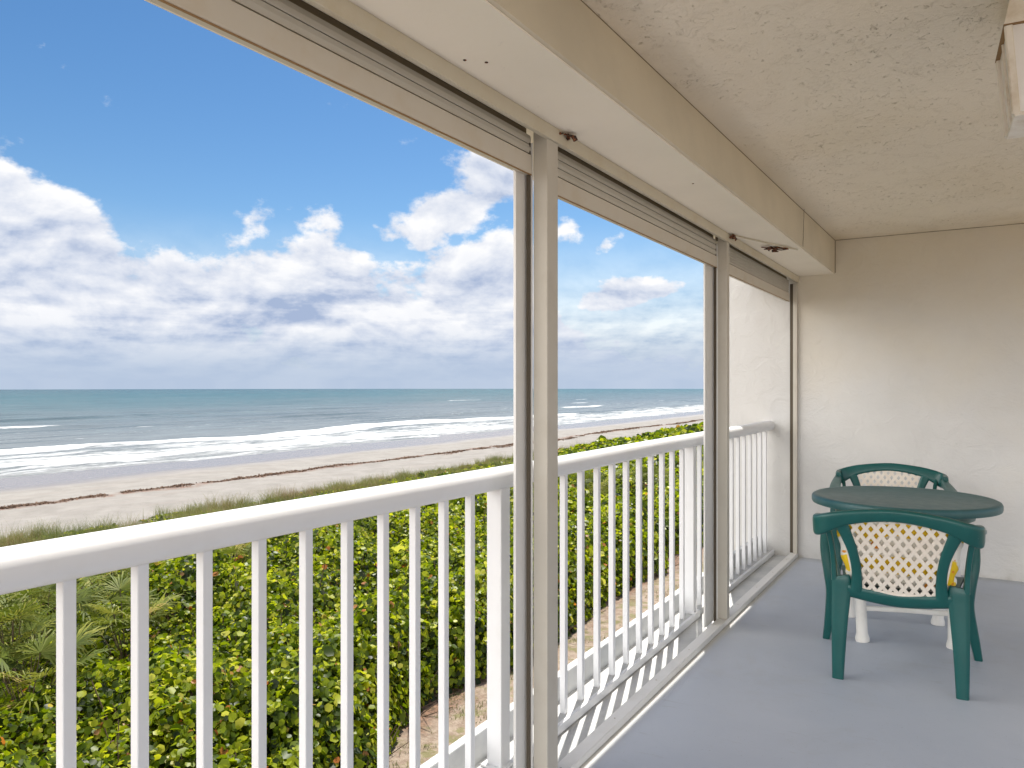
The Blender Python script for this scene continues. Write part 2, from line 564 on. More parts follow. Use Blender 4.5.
# ---------------------------------------------------------------- the sea
SEA_Z = -7.2
rad = np.concatenate([np.arange(50, 90, 0.7), 90 * np.exp(np.linspace(0, math.log(1730 / 90), 330))])
ang = np.linspace(R(-118), R(60), 760)          # bearing from +Y, negative towards the sea
RR, AA = np.meshgrid(rad, ang, indexing='ij')
SX, SY = RR * np.sin(AA), RR * np.cos(AA)
LL = -SX
fade = np.clip((LL - 66) / 14, 0, 1) * np.clip((520 - RR) / 300, 0.0, 1)
zz = np.zeros_like(SX)
CR = [(86, 0.34, 1.7, 21), (104, 0.5, 2.0, 22), (131, 0.5, 2.4, 23), (158, 0.6, 2.8, 24), (196, 0.55, 3.5, 25), (240, 0.5, 4.5, 26), (290, 0.45, 6, 27)]
for (l0, h0, wd, sd) in CR:
    cen = l0 + 4.5 * fnoise(SX * 0, SY, 70, sd) + 1.2 * fnoise(SX * 0, SY, 17, sd + 40)
    amp = h0 * np.clip(0.45 + 0.75 * fnoise(SX * 0, SY, 90, sd + 9), 0.05, 1.2)
    u = (LL - cen) / wd
    zz += amp * np.where(u > 0, np.exp(-u * u * 0.35), np.exp(-u * u * 2.2))
zz += 0.05 * fnoise(SX, SY * 0.4, 5.5, 31) + 0.08 * fnoise(SX, SY * 0.5, 13, 32)
zz = zz * fade + SEA_Z
V = np.stack([SX, SY, zz], -1).reshape(-1, 3)
na, nb = len(rad), len(ang)
ii, jj = np.meshgrid(np.arange(na - 1), np.arange(nb - 1), indexing='ij')
a = ii * nb + jj
Fq = np.stack([a, a + 1, a + nb + 1, a + nb], -1).reshape(-1)
me = raw_mesh('sea', V, Fq, 4)
# crest foam mask stored with the mesh: foam rides on the crests
foam = np.zeros_like(SX)
for (l0, h0, wd, sd), thr, wid in zip(CR, (0.05, 0.25, 0.95, 0.62, 1.0, 0.95, 1.4), (7, 9, 4, 3.2, 3, 3.5, 4)):
    cen = l0 + 4.5 * fnoise(SX * 0, SY, 70, sd) + 1.2 * fnoise(SX * 0, SY, 17, sd + 40)
    amp = np.clip(0.45 + 0.75 * fnoise(SX * 0, SY, 90, sd + 9), 0.05, 1.2)
    u = (LL - cen)
    band = np.where(u > 0, np.clip(1 - u / (wd * 0.5), 0, 1), np.clip(1 + u / wid, 0, 1))
    foam = np.maximum(foam, band * np.clip((amp - thr) * 3.0 + 0.25, 0, 1))
at = me.attributes.new('foam', 'FLOAT', 'POINT')
at.data.foreach_set('value', np.ascontiguousarray(foam, np.float32).ravel())

M_sea, t, b = newmat('sea_water', (0.1, 0.2, 0.25), 0.28)
p = pos(t)
X, Y, Z = t.sep(p)
L = t.m('MULTIPLY', X, -1.0)
dist = t.new('ShaderNodeVectorMath', operation='LENGTH')
t.l.new(p, dist.inputs[0])
D = dist.outputs['Value']
patch = t.noise(t.xyz(t.m('MULTIPLY', X, 0.012), t.m('MULTIPLY', Y, 0.004), 0), 1.0, 5, 0.6)
Lc = t.m('MULTIPLY', L, t.m('ADD', 0.62, t.m('MULTIPLY', patch, 0.76)))
lg = t.m('DIVIDE', t.m('LOGARITHM', t.m('MAXIMUM', Lc, 50.0), 10.0), 4.0)
wc = t.ramp(lg, [(0.46, (0.36, 0.35, 0.33)), (0.50, (0.19, 0.21, 0.215)), (0.56, (0.125, 0.155, 0.17)), (0.61, (0.070, 0.125, 0.140)),
                 (0.68, (0.020, 0.100, 0.120)), (0.80, (0.008, 0.065, 0.095))])
sp = t.noise(t.xyz(t.m('MULTIPLY', X, 0.5), t.m('MULTIPLY', Y, 0.12), 0), 1.0, 6, 0.6)
wc = t.mix(t.m('MULTIPLY', t.ss(sp, 0.42, 0.62), 0.5), wc, (0.105, 0.12, 0.13))
sl = t.noise(t.xyz(t.m('MULTIPLY', X, 0.16), t.m('MULTIPLY', Y, 0.016), 5), 1.0, 6, 0.62)
wc = t.mix(t.m('MULTIPLY', t.ss(sl, 0.53, 0.60), 0.45), wc, (0.025, 0.055, 0.068))
wc = t.mix(t.m('MULTIPLY', t.ss(sl, 0.44, 0.38), 0.35), wc, (0.17, 0.215, 0.225))
# foam: streaky lace along the shore plus crests
sw1 = t.noise(t.xyz(t.m('MULTIPLY', X, 0.45), t.m('MULTIPLY', Y, 0.09), 0), 1.0, 8, 0.68, 0.6)
sw2 = t.noise(t.xyz(t.m('MULTIPLY', X, 1.6), t.m('MULTIPLY', Y, 0.5), 0), 1.0, 7, 0.7)
wob = t.m('MULTIPLY', t.m('SUBTRACT', t.noise(t.xyz(0, t.m('MULTIPLY', Y, 0.03), 3), 1.0, 4, 0.5), 0.5), 14.0)
Lf = t.m('ADD', L, wob)
zone = t.m('MULTIPLY', t.ss(Lf, 73, 79), t.ss(Lf, 112, 94))
zone2 = t.m('MULTIPLY', t.ss(L, 112, 125), t.ss(L, 175, 140))
lace = t.m('ADD', t.m('MULTIPLY', t.m('SUBTRACT', sw1, 0.5), 2.6), t.m('MULTIPLY', t.m('SUBTRACT', sw2, 0.5), 1.6))
fz = t.ss(t.m('ADD', lace, t.m('MULTIPLY', zone, 0.80)), 0.50, 1.05)
fz2 = t.m('MULTIPLY', t.ss(t.m('ADD', lace, t.m('MULTIPLY', zone2, 0.45)), 0.7, 1.0), 0.7)
fa = t.new('ShaderNodeAttribute', attribute_name='foam')
fc = t.ss(t.m('ADD', t.m('MULTIPLY', lace, 0.45), fa.outputs['Fac']), 0.42, 0.68)
foamf = t.m('MAXIMUM', t.m('MAXIMUM', fz, fz2), fc)
wc = t.mix(foamf, wc, (0.60, 0.61, 0.61))
t.put(b.inputs['Base Color'], wc)
t.put(b.inputs['Roughness'], t.m('ADD', 0.24, t.m('MULTIPLY', foamf, 0.6)))
b.inputs['IOR'].default_value = 1.16
b.inputs['Specular IOR Level'].default_value = 0.12
rip = t.m('ADD', t.noise(t.xyz(t.m('MULTIPLY', X, 1.0), t.m('MULTIPLY', Y, 0.35), 0), 0.8, 6, 0.65), t.m('MULTIPLY', foamf, 0.35))
bump(t, b, rip, 0.9, 0.55)
o = link('sea', me, M_sea, None, True)
tag(o, 'teal ocean with white surf breaking along the shore', kind='structure')

# ---------------------------------------------------------------- leaves
def leaf_mat(name, stops, rough=0.45, trans=0.35):
    m, t, b = newmat(name, (0.1, 0.15, 0.03), rough)
    b.inputs['Specular IOR Level'].default_value = 0.28
    a = t.new('ShaderNodeAttribute', attribute_name='tint')
    c = t.ramp(a.outputs['Fac'], stops)
    t.put(b.inputs['Base Color'], c)
    tr = t.new('ShaderNodeBsdfTranslucent')
    t.put(tr.inputs['Color'], t.mix(0.75, c, t.mix(1.0, c, c)) if False else t.ramp(a.outputs['Fac'], [(p_, tuple(min(0.9, q * 1.7) for q in k_)) for p_, k_ in stops]))
    mx = t.new('ShaderNodeMixShader')
    mx.inputs[0].default_value = trans
    t.l.new(b.outputs[0], mx.inputs[1])
    t.l.new(tr.outputs[0], mx.inputs[2])
    t.l.new(mx.outputs[0], t.n['Material Output'].inputs[0])
    return m


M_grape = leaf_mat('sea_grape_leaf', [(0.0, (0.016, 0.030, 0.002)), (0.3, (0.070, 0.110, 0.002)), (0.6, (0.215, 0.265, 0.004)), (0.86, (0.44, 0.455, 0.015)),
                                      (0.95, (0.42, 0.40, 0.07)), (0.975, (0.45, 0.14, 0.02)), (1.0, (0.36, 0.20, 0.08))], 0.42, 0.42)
M_grass = leaf_mat('dune_grass_blade', [(0.0, (0.04, 0.065, 0.01)), (0.45, (0.11, 0.135, 0.022)), (0.78, (0.18, 0.155, 0.045)), (1.0, (0.22, 0.15, 0.08))], 0.6, 0.25)
M_fan = leaf_mat('palmetto_blade', [(0.0, (0.03, 0.05, 0.006)), (0.5, (0.12, 0.15, 0.015)), (0.85, (0.30, 0.29, 0.05)), (1.0, (0.36, 0.24, 0.08))], 0.6, 0.25)


PALXY = [(-13.2, 6.4), (-14.6, 7.6), (-13.0, 8.2), (-12.0, 6.0), (-15.8, 9.6), (-15.6, 12.4), (-16.6, 16.4), (-17.4, 14.2), (-12.4, 26.5), (-11.8, 31.0)]


def canopy_h(X, Y):
    L = -X
    edge = 7.7 + 0.55 * fnoise(X * 0, Y, 6.5, 51) + 0.25 * fnoise(X * 0, Y, 2.1, 52) - 1.9 * np.clip((8.6 - Y) / 3.0, 0, 1.6)
    s = np.clip((L - edge) / 1.1, 0, 1)
    s = np.sqrt(1 - (1 - s) ** 2)
    h = np.interp(L, [0, 16, 20, 24, 28, 33, 37], [1.25, 1.35, 1.15, 0.72, 0.45, 0.28, 0.05])
    h = h + 0.75 * np.clip((Y - 45) / 30, 0, 1) * np.clip((L - 19) / 4, 0, 1) * np.clip((33 - L) / 4, 0, 1)
    h = h * (1 + 0.20 * fnoise(X, Y, 3.4, 53)) + (0.17 * fnoise(X, Y, 1.25, 54) + 0.13 * fnoise(X, Y, 0.6, 57) + 0.22 * fnoise(X, Y, 5.5, 55)) * np.clip(h, 0, 1)
    for px_, py_ in PALXY:
        h = h * (1 - 0.42 * np.exp(-((X - px_) ** 2 + (Y - py_) ** 2) / 0.9))
    return np.maximum(h, 0.03) * s, s


def leaf_cloud(cx, cy, cz, size, nrm, tint, fold=0.18):
    """round leaves: two quads folded on the midrib"""
    n_ = len(cx)
    nrm = nrm / np.linalg.norm(nrm, axis=1, keepdims=True)
    ref = rng.normal(size=(n_, 3))
    u = np.cross(nrm, ref)
    u /= np.linalg.norm(u, axis=1, keepdims=True) + 1e-9
    v = np.cross(nrm, u)
    c = np.stack([cx, cy, cz], -1)
    s = size[:, None]
    k = [(0, -1.0, 0), (0.88, -0.45, fold), (0.88, 0.5, fold), (0, 0.95, 0), (-0.88, 0.5, fold), (-0.88, -0.45, fold)]
    P_ = np.stack([c + s * (a_ * u + b_ * v + f_ * nrm) for a_, b_, f_ in k], 1)
    V_ = P_.reshape(-1, 3)
    base = (np.arange(n_) * 6)[:, None]
    Fi = (base + np.array([[0, 1, 2, 3, 0, 3, 4, 5]])).reshape(-1)
    return V_, Fi, np.repeat(tint, 6)


xs_, ys_, ds_, sz_ = [], [], [], []
for (x0, x1, y0, y1, dn, s0) in [(-27, -5, -1, 11, 540, 0.044), (-27, -6, 11, 20, 430, 0.050), (-30, -6.5, 20, 36, 230, 0.070), (-37, -6.5, 36, 64, 80, 0.14),
                                 (-37, -7, 64, 130, 24, 0.26), (-37, -20, 5, 36, 90, 0.055)]:
    n_ = int((x1 - x0) * (y1 - y0) * dn)
    xs_.append(rng.uniform(x0, x1, n_)); ys_.append(rng.uniform(y0, y1, n_)); ds_.append(np.zeros(n_)); sz_.append(np.full(n_, s0))
# more leaves down the steep front of the thicket
n_ = 54000
yy = 6 + 60 * rng.random(n_) ** 1.6
xx = -(5.9 + 3.4 * rng.random(n_))
xs_.append(xx); ys_.append(yy); ds_.append(np.ones(n_)); sz_.append(0.041 + 0.0011 * yy)
x = np.concatenate(xs_); y = np.concatenate(ys_); d = np.concatenate(ds_); s0 = np.concatenate(sz_)
h, s = canopy_h(x, y)
# clear spaces: sandy blow-outs at the seaward edge
gap = fnoise(x, y, 7, 61) + 0.6 * fnoise(x, y, 2.3, 62)
L = -x
keep = (s > 0.05) & ~((L > 29 + 2.5 * fnoise(x * 0, y, 18, 63)) & (gap > -0.15)) & (L < 37)
# only what can be seen: bearings from straight out to sea round to along the shore
keep &= (y > 0.30 * L - 4)
x, y, d, s0, h, s = [q[keep] for q in (x, y, d, s0, h, s)]
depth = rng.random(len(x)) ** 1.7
z = ground_z(x, y) + h * (1 - depth * np.where(d > 0, 0.95, 0.55))
e = 0.15
hx = (canopy_h(x + e, y)[0] - canopy_h(x - e, y)[0]) / (2 * e)
hy = (canopy_h(x, y + e)[0] - canopy_h(x, y - e)[0]) / (2 * e)
nr = np.stack([-np.clip(hx, -1.6, 1.6), -np.clip(hy, -1.6, 1.6), np.ones(len(x))], -1)
nr /= np.linalg.norm(nr, axis=1, keepdims=True)
nr = nr + rng.normal(size=nr.shape) * 0.58
tint = np.clip(0.46 + 0.16 * fnoise(x, y, 2.4, 64) + rng.normal(size=len(x)) * 0.27 - 0.25 * depth, 0, 0.93)  # deeper leaves tinted darker, putting the inner shade into the colour
od = rng.random(len(x))
tint = np.where(od > 0.987, rng.uniform(0.95, 1.0, len(x)), tint)
size = s0 * np.exp(rng.normal(size=len(x)) * 0.26)
V, Fi, tn = leaf_cloud(x, y, z, size, nr, tint)
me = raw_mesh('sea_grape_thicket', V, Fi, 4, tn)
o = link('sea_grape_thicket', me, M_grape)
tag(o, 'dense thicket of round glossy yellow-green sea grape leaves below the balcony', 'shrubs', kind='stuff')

# woody dark interior of the thicket: crooked stems
M_stem = paint('bark', (0.11, 0.075, 0.045), 0.9, 0.4, (0.05, 0.03, 0.02))
n_ = 9000
sx = -(6.4 + 18 * rng.random(n_) ** 1.3); sy = 4 + 56 * rng.random(n_) ** 1.4
h, s = canopy_h(sx, sy)
kp = s > 0.15
sx, sy, h = sx[kp], sy[kp], h[kp]
n_ = len(sx)
z0 = ground_z(sx, sy)
b0 = np.stack([sx, sy, z0 - 0.05], -1)
t0 = b0 + np.stack([rng.normal(size=n_) * 0.32 - 0.02, rng.normal(size=n_) * 0.32, h * (0.55 + 0.4 * rng.random(n_) + 0.32 * (rng.random(n_) > 0.93))], -1)
dr = t0 - b0
sd = np.cross(dr, rng.normal(size=dr.shape)); sd /= np.linalg.norm(sd, axis=1, keepdims=True)
sd2 = np.cross(dr, sd); sd2 /= np.linalg.norm(sd2, axis=1, keepdims=True)
wr = (0.008 + 0.012 * rng.random(n_))[:, None]
Vq = np.stack([b0 + sd * wr, b0 - 0.5 * sd * wr + 0.87 * sd2 * wr, b0 - 0.5 * sd * wr - 0.87 * sd2 * wr,
               t0 + sd * wr * .5, t0 - 0.25 * sd * wr + 0.43 * sd2 * wr, t0 - 0.25 * sd * wr - 0.43 * sd2 * wr], 1).reshape(-1, 3)
base = (np.arange(n_) * 6)[:, None]
Fi = (base + np.array([[0, 1, 4, 3, 1, 2, 5, 4, 2, 0, 3, 5]])).reshape(-1)
o2 = link('stem', raw_mesh('stem', Vq, Fi, 4), M_stem, o)
o2['kind'] = 'stuff'


# grass blades: dune grass on the seaward slope, weeds in the sandy yard
def blades(bx, by, bz, hgt, wid, lean, tint, seg=3):
    n_ = len(bx)
    az = rng.uniform(0, 2 * np.pi, n_)
    dirv = np.stack([np.cos(az), np.sin(az), np.zeros(n_)], -1)
    sd = np.stack([-np.sin(az), np.cos(az), np.zeros(n_)], -1)
    rows = []
    for k in range(seg + 1):
        q = k / seg
        c = np.stack([bx, by, bz + hgt * q * (1 - 0.25 * lean * q)], -1) + dirv * (lean * hgt * q * q)[:, None]
        ww = (wid * (1 - 0.85 * q))[:, None]
        rows += [c - sd * ww, c + sd * ww]
    V_ = np.stack(rows, 1).reshape(-1, 3)
    st = 2 * (seg + 1)
    base = (np.arange(n_) * st)[:, None]
    pat = []
    for k in range(seg):
        pat += [2 * k, 2 * k + 1, 2 * k + 3, 2 * k + 2]
    return V_, (base + np.array([pat])).reshape(-1), np.repeat(tint, st)


nt = 5200
tx = -rng.uniform(23.5, 37.5, nt); ty = 6 + 110 * rng.random(nt) ** 1.7
gp = fnoise(tx, ty, 8, 71) + 0.5 * fnoise(tx, ty, 2.7, 72)
kp = (gp > -0.10 + 0.16 * np.clip(-tx - 32.5 - 2.0 * fnoise(tx * 0, ty, 23, 79), 0, 6)) | ((-tx < 30) & (gp > -0.7))
tx, ty = tx[kp], ty[kp]
nb_ = 46
bx = np.repeat(tx, nb_) + rng.normal(size=len(tx) * nb_) * 0.17
by = np.repeat(ty, nb_) + rng.normal(size=len(tx) * nb_) * 0.17
hh = 1.25 * np.repeat(0.30 + 0.75 * (0.5 + 0.5 * np.clip(fnoise(tx, ty, 5, 78), -1, 1)) * (0.4 + 0.6 * rng.random(len(tx))), nb_) * rng.uniform(0.6, 1.2, len(bx))
hh *= np.interp(-bx, [23, 30, 38], [1.1, 1.15, 0.8])
tt = np.clip(np.repeat(0.62 + 0.3 * fnoise(tx, ty, 6, 73) + 0.12 * rng.normal(size=len(tx)), nb_) + rng.normal(size=len(bx)) * 0.12, 0, 1)
V, Fi, tn = blades(bx, by, ground_z(bx, by) - 0.02, hh, 0.006 + 0.00013 * by, rng.uniform(0.2, 0.9, len(bx)), tt)
o = link('dune_grass', raw_mesh('dune_grass', V, Fi, 4, tn), M_grass)
tag(o, 'tufts of olive and straw coloured dune grass along the edge of the beach', 'grass', kind='stuff')

n_ = 60000
bx = -rng.uniform(2.2, 8.6, n_); by = 5 + 40 * rng.random(n_) ** 1.3
gp = fnoise(bx, by, 2.8, 75) + 0.6 * fnoise(bx, by, 0.9, 76)
kp = gp > 0.12
bx, by, gp = bx[kp], by[kp], gp[kp]
V, Fi, tn = blades(bx, by, ground_z(bx, by) - 0.01, rng.uniform(0.03, 0.10, len(bx)), np.full(len(bx), 0.007), rng.uniform(0.3, 1.3, len(bx)),
                   np.clip(0.5 + rng.normal(size=len(bx)) * 0.25, 0, 1), 2)
o = link('weedy_grass', raw_mesh('weedy_grass', V, Fi, 4, tn), M_grass)
tag(o, 'thin patchy grass on the bare sandy soil beside the thicket', 'grass', kind='stuff')

# seaweed wrack
n_ = 30000
wy = -5 + 330 * rng.random(n_) ** 1.5
M_weed = paint('seaweed', (0.19, 0.12, 0.08), 0.9, 0.5, (0.05, 0.025, 0.015))
wx = -(50.6 + 1.2 * fnoise(wy * 0, wy, 33, 81) + 0.6 * fnoise(wy * 0, wy, 9, 82) + rng.normal(size=n_) * (0.2 + 0.3 * np.abs(fnoise(wy * 0, wy, 15, 83))))
kp = fnoise(wx, wy, 3.0, 84) + 0.7 * fnoise(wx, wy, 11, 85) > -0.75
wx, wy = wx[kp], wy[kp]
V, Fi, tn = leaf_cloud(wx, wy, ground_z(wx, wy) + rng.uniform(0.0, 0.03, len(wx)), rng.uniform(0.02, 0.075, len(wx)) * (1 + wy / 160),
                       np.stack([rng.normal(size=len(wx)) * .6, rng.normal(size=len(wx)) * .6, np.ones(len(wx))], -1), np.zeros(len(wx)), 0.5)
o = link('seaweed', raw_mesh('seaweed', V, Fi, 4), M_weed)
tag(o, 'brown line of washed-up seaweed along the sand', 'seaweed', kind='stuff')


# saw palmettos
def palmetto(x, y, label, nfr=9, hgt=1.6, sd=0, size=1.0):
    r = np.random.default_rng(900 + sd)
    z0_ = float(ground_z(np.array([x]), np.array([y]))[0])
    root = empty('saw_palmetto', (x, y, z0_), label=label, cat='palmetto', group='palmettos in the thicket')
    st = MB()
    for f in range(nfr):
        az = 2 * math.pi * (f + r.uniform(-.3, .3)) / nfr
        ln = r.uniform(0.25, 0.75) * size
        top_ = Vector((math.cos(az) * ln, math.sin(az) * ln, hgt * r.uniform(0.72, 1.08)))
        base_ = Vector((math.cos(az) * 0.06, math.sin(az) * 0.06, 0.0))
        mid = (base_ + top_) / 2 + Vector((math.cos(az) * -0.06, math.sin(az) * -0.06, 0.12))
        st.sweep([base_, mid, top_], [(0.012, 0.008), (0.009, 0.006), (0.006, 0.005)], (-math.sin(az), math.cos(az), 0), 6)
        out = (top_ - mid).normalized()
        out = (out + Vector((math.cos(az), math.sin(az), 0)) * 0.7).normalized()
        side = Vector((-math.sin(az), math.cos(az), 0))
        up = out.cross(side).normalized()
        nb = 24
        vs, fi, tn_ = [], [], []
        bt = r.uniform(0.25, 0.75)
        if r.random() < 0.06: bt = 0.93
        for k in range(nb):
            a_ = (k / (nb - 1) - 0.5) * 2 * R(112)
            ln_ = r.uniform(0.50, 0.68) * size * (1 - 0.25 * abs(a_) / 2)
            d_ = out * math.cos(a_) + side * math.sin(a_) + up * (0.22 * abs(math.sin(a_)) + r.uniform(-.08, .08))
            d_.normalize()
            pw = d_.cross(up).normalized()
            b_ = len(vs)
            for q, wq in ((0.04, 0.003), (0.5, 0.0125), (0.82, 0.007), (1.0, 0.001)):
                c_ = top_ + d_ * ln_ * q - Vector((0, 0, 1)) * (0.20 * size * q ** 2.5 * r.uniform(.6, 1.3))
                vs.append(c_ - pw * wq * 1.3 + up * wq * .6)
                vs.append(c_ + pw * wq * 1.3 - up * wq * .2)
                tn_ += [min(1, max(0, bt + r.normal() * 0.09))] * 2
            for q in range(3):
                fi += [b_ + 2 * q, b_ + 2 * q + 1, b_ + 2 * q + 3, b_ + 2 * q + 2]
        link('frond', raw_mesh('frond', np.array([tuple(v) for v in vs]), np.array(fi), 4, np.array(tn_)), M_fan, root)
    st.build('stalk', M_stem, root)
    return root


PAL = [(-13.2, 6.4, 'grey-green saw palmetto at the left edge of the thicket, nearest the balcony', 16, 1.75, 1.15),
       (-14.6, 7.6, 'large saw palmetto with drooping fans left of the third baluster', 16, 1.75, 1.2),
       (-13.0, 8.2, 'saw palmetto with tan dead fronds between the first and second balusters', 14, 1.6, 1.0),
       (-12.0, 6.0, 'low saw palmetto with upright fans left of the first baluster', 15, 1.5, 1.05),
       (-15.8, 9.6, 'saw palmetto just under the rail above the second baluster', 14, 1.6, 1.1),
       (-15.6, 12.4, 'saw palmetto in the middle of the thicket behind the fourth baluster', 12, 1.6, 1.0),
       (-16.6, 16.4, 'pale saw palmetto showing behind the seventh baluster under the rail', 14, 1.7, 1.15),
       (-17.4, 14.2, 'saw palmetto between the fifth and sixth balusters under the rail', 12, 1.6, 1.0),
       (-12.4, 26.5, 'tall saw palmetto seen past the wide shutter post through the second bay', 14, 1.9, 1.2),
       (-11.8, 31.0, 'spiky saw palmetto far down the thicket in the middle of the second bay', 14, 1.9, 1.2)]
for i, (px_, py_, lb, nfr, hg, sz) in enumerate(PAL):
    palmetto(px_, py_, lb, nfr, hg, i, sz)

# ---------------------------------------------------------------- the balcony
YW = 6.18
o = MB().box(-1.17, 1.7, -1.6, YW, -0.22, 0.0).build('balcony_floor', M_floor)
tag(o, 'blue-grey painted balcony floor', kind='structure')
lg_ = MB().box(-1.4915, -1.17, -1.6, YW, -0.22, -0.003)
lg_.box(-1.456, -1.357, -1.6, YW - 0.001, -0.002, 0.030, 0.003)
lg_.box(-1.492, -1.4565, -1.6, YW - 0.001, -0.002, 0.129, 0.005)
o2 = lg_.build('floor_ledge', M_ledge, o)

o = MB().box(-1.05, 1.7, -1.6, YW, 2.405, 2.62).build('ceiling', M_ceil)
tag(o, 'cream balcony ceiling with rough knock-down plaster', kind='structure')
bm_ = MB()
rings_ = []
for yv in np.linspace(-1.6, YW, 30):
    xt = -0.905 - 0.01145 * (YW - yv)
    rings_.append([bm_.bm.verts.new((a_, yv, c_)) for a_, c_ in ((-1.545, 2.158), (-0.911, 2.158), (-0.9055, 2.1635), (xt, 2.409), (xt, 2.60), (-1.545, 2.60))])
for r0, r1 in zip(rings_, rings_[1:]):
    for k in range(6):
        bm_.bm.faces.new((r0[k], r0[(k + 1) % 6], r1[(k + 1) % 6], r1[k]))
bm_.bm.faces.new(rings_[0]); bm_.bm.faces.new(rings_[-1][::-1])
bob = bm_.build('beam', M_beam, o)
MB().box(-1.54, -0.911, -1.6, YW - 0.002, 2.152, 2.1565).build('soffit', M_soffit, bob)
MB().sweep([(-0.9035, YW - 0.002, 2.4035), (-0.9035 - 0.01145 * (YW + 1.59), -1.59, 2.4035)], (0.0016, 0.0016), (0, 0, 1), 6, 2).build('seam', M_seam_shade, bob)
for hx_, hy_ in ((-1.12, 1.62), (-1.08, 1.66), (-1.0, 3.1)):
    MB().lathe([(0.0045, 2.1505), (0.0045, 2.1525)], hx_, hy_, 10).build('screw', M_rust, bob)
MB().sweep([(-0.9, YW - 0.002, 2.4035), (1.69, YW - 0.002, 2.4035)], (0.002, 0.002), (0, 0, 1), 6, 2).build('seam', M_seam_shade, o)
MB().sweep([(-0.9035, YW - 0.0015, 2.16), (-0.9035, YW - 0.0015, 2.40)], (0.003, 0.003), (0, 1, 0), 6, 2).build('seam', M_seam_shade, bob)
# crack down the inner face of the beam and rust spots
ck = MB()
cp = [(-0.9035, 4.93 + 0.006 * random.uniform(-1, 1) + 0.004 * k, 2.165 + 0.235 * k / 9) for k in range(10)]
ck.sweep(cp, (0.0022, 0.0012), (0, 1, 0), 6)
ck.build('crack', M_dark, bob)

wl_ = empty('end_wall', (0, YW, 0), label='rough cream stucco wall closing the far end of the balcony', cat='wall')
MB().box(-1.72, 1.7, 0.0, 0.22, -0.4, 2.62).build('wall_face', M_wall, wl_)
MB().box(-1.72, 1.7, 0.02, 0.22, -4.4, -0.40).build('lower_wall', M_wall, wl_)

# ---------------------------------------------------------------- railing
XR = -1.39
rail = empty('balcony_railing', (XR, 0, 0), label='white metal balcony railing with rounded top rail and square balusters', cat='railing')
ys0, ys1 = -1.3, YW
pts = [(0, yv, 1.005 + 0.0012 * math.sin(yv * 2.1) + 0.0028 * max(0.0, 2.3 - yv)) for yv in np.linspace(ys0, ys1, 30)]
MB().sweep(pts, (0.046, 0.037), (1, 0, 0), 20, 2.7).build('top_rail', M_white, rail, auto=True)
post_y = [0.02, 2.212, 4.26]
for y0_, y1_ in ((-1.3, 2.18), (2.245, 4.30), (4.56, YW)):
    MB().box(0.030, 0.046, y0_, y1_, 0.0, 0.036, 0.003).build('bottom_rail', M_white, rail)
for py_ in post_y:
    o = MB().box(-0.029, 0.029, py_ - 0.029, py_ + 0.029, 0.029, 0.972, 0.003).build('post', M_white, rail)
    MB().box(-0.045, 0.045, py_ - 0.045, py_ + 0.045, 0.0305, 0.039, 0.002).build('base_plate', M_white, o)
bal = [-1.22, -1.08, -0.94, -0.8, -0.66, -0.52, -0.38, -0.24, -0.1, 0.14, 0.28, 0.42, 0.56 + .03, 0.762, 0.903, 1.049, 1.193, 1.335, 1.477, 1.618, 1.757, 1.897, 2.04,
       2.375, 2.535, 2.695, 2.848, 3.005, 3.163, 3.324, 3.484, 3.642, 3.80, 3.954, 4.117, 4.43, 4.60, 4.79, 4.955, 5.12, 5.28, 5.44, 5.60, 5.755, 5.91, 6.066]
bal = [v for v in bal if not (0.55 < v < 0.6)] + [0.615]
for v in sorted(bal):
    if any(abs(v - q) < 0.04 for q in post_y):
        continue
    MB().box(-0.012, 0.012, v - 0.012, v + 0.012, 0.029, 0.985, 0.0015, 1).build('baluster', M_white, rail)

# ---------------------------------------------------------------- shutter frame
fr = empty('shutter_frame', (-1.2, 0, 0), label='beige aluminium shutter frame with two square posts and a floor track', cat='shutter frame')
XF = -1.2


def fbox(x0, x1, y0, y1, z0, z1, bev=0.002):
    return MB().box(x0 - XF, x1 - XF, y0, y1, z0, z1, bev)


TR = fbox(-1.222, -1.170, -1.6, YW - 0.001, 0.0, 0.030, 0.003)
TR.build('floor_track', M_guide, fr)
for k in range(17):
    yv = -1.3 + 0.45 * k
    MB().lathe([(0.0035, 0.0301), (0.0035, 0.0312), (0.002, 0.0316)], -1.197 - XF, yv, 10).build('screw', M_post, fr)
fbox(-1.178, -1.160, -1.6, YW - 0.001, 2.106, 2.1515).build('head_casing', M_casing, fr)
for yp, pw, gl in ((2.154, 0.074, 0.066), (4.222, 0.046, 0.148)):
    o = fbox(-1.222, -1.1695, yp, yp + pw, 0.0302, 2.15, 0.0035).build('post', M_post, fr)
    for y0_, y1_, yb in ((yp - gl, yp, yp - 0.010), (yp + pw, yp + pw + 0.05, yp + pw + 0.002)):
        g1 = fbox(-1.2565, -1.247, y0_, y1_, 0.013, 2.10, 0.001).build('guide_channel', M_guide, fr)
        fbox(-1.2415, -1.2295, yb, yb + 0.008, 0.013, 2.10, 0.0).build('slot_shade_strip', M_dark, g1)  # dark strip put in for the shade inside the guide slot
        yw_ = yp - 0.0015 if yb < yp else yp + pw + 0.0005
        fbox(-1.2468, -1.2225, yw_, yw_ + 0.001, 0.013, 2.10, 0.0).build('web', M_guide, g1)
fbox(-1.200, -1.170, YW - 0.032, YW - 0.002, 0.0302, 2.097, 0.002).build('wall_channel', M_post, fr)
fbox(-1.226, -1.2005, YW - 0.012, YW - 0.002, 0.0302, 2.097, 0.0).build('slot_shade_strip', M_dark, fr)  # same painted slot shade beside the end wall

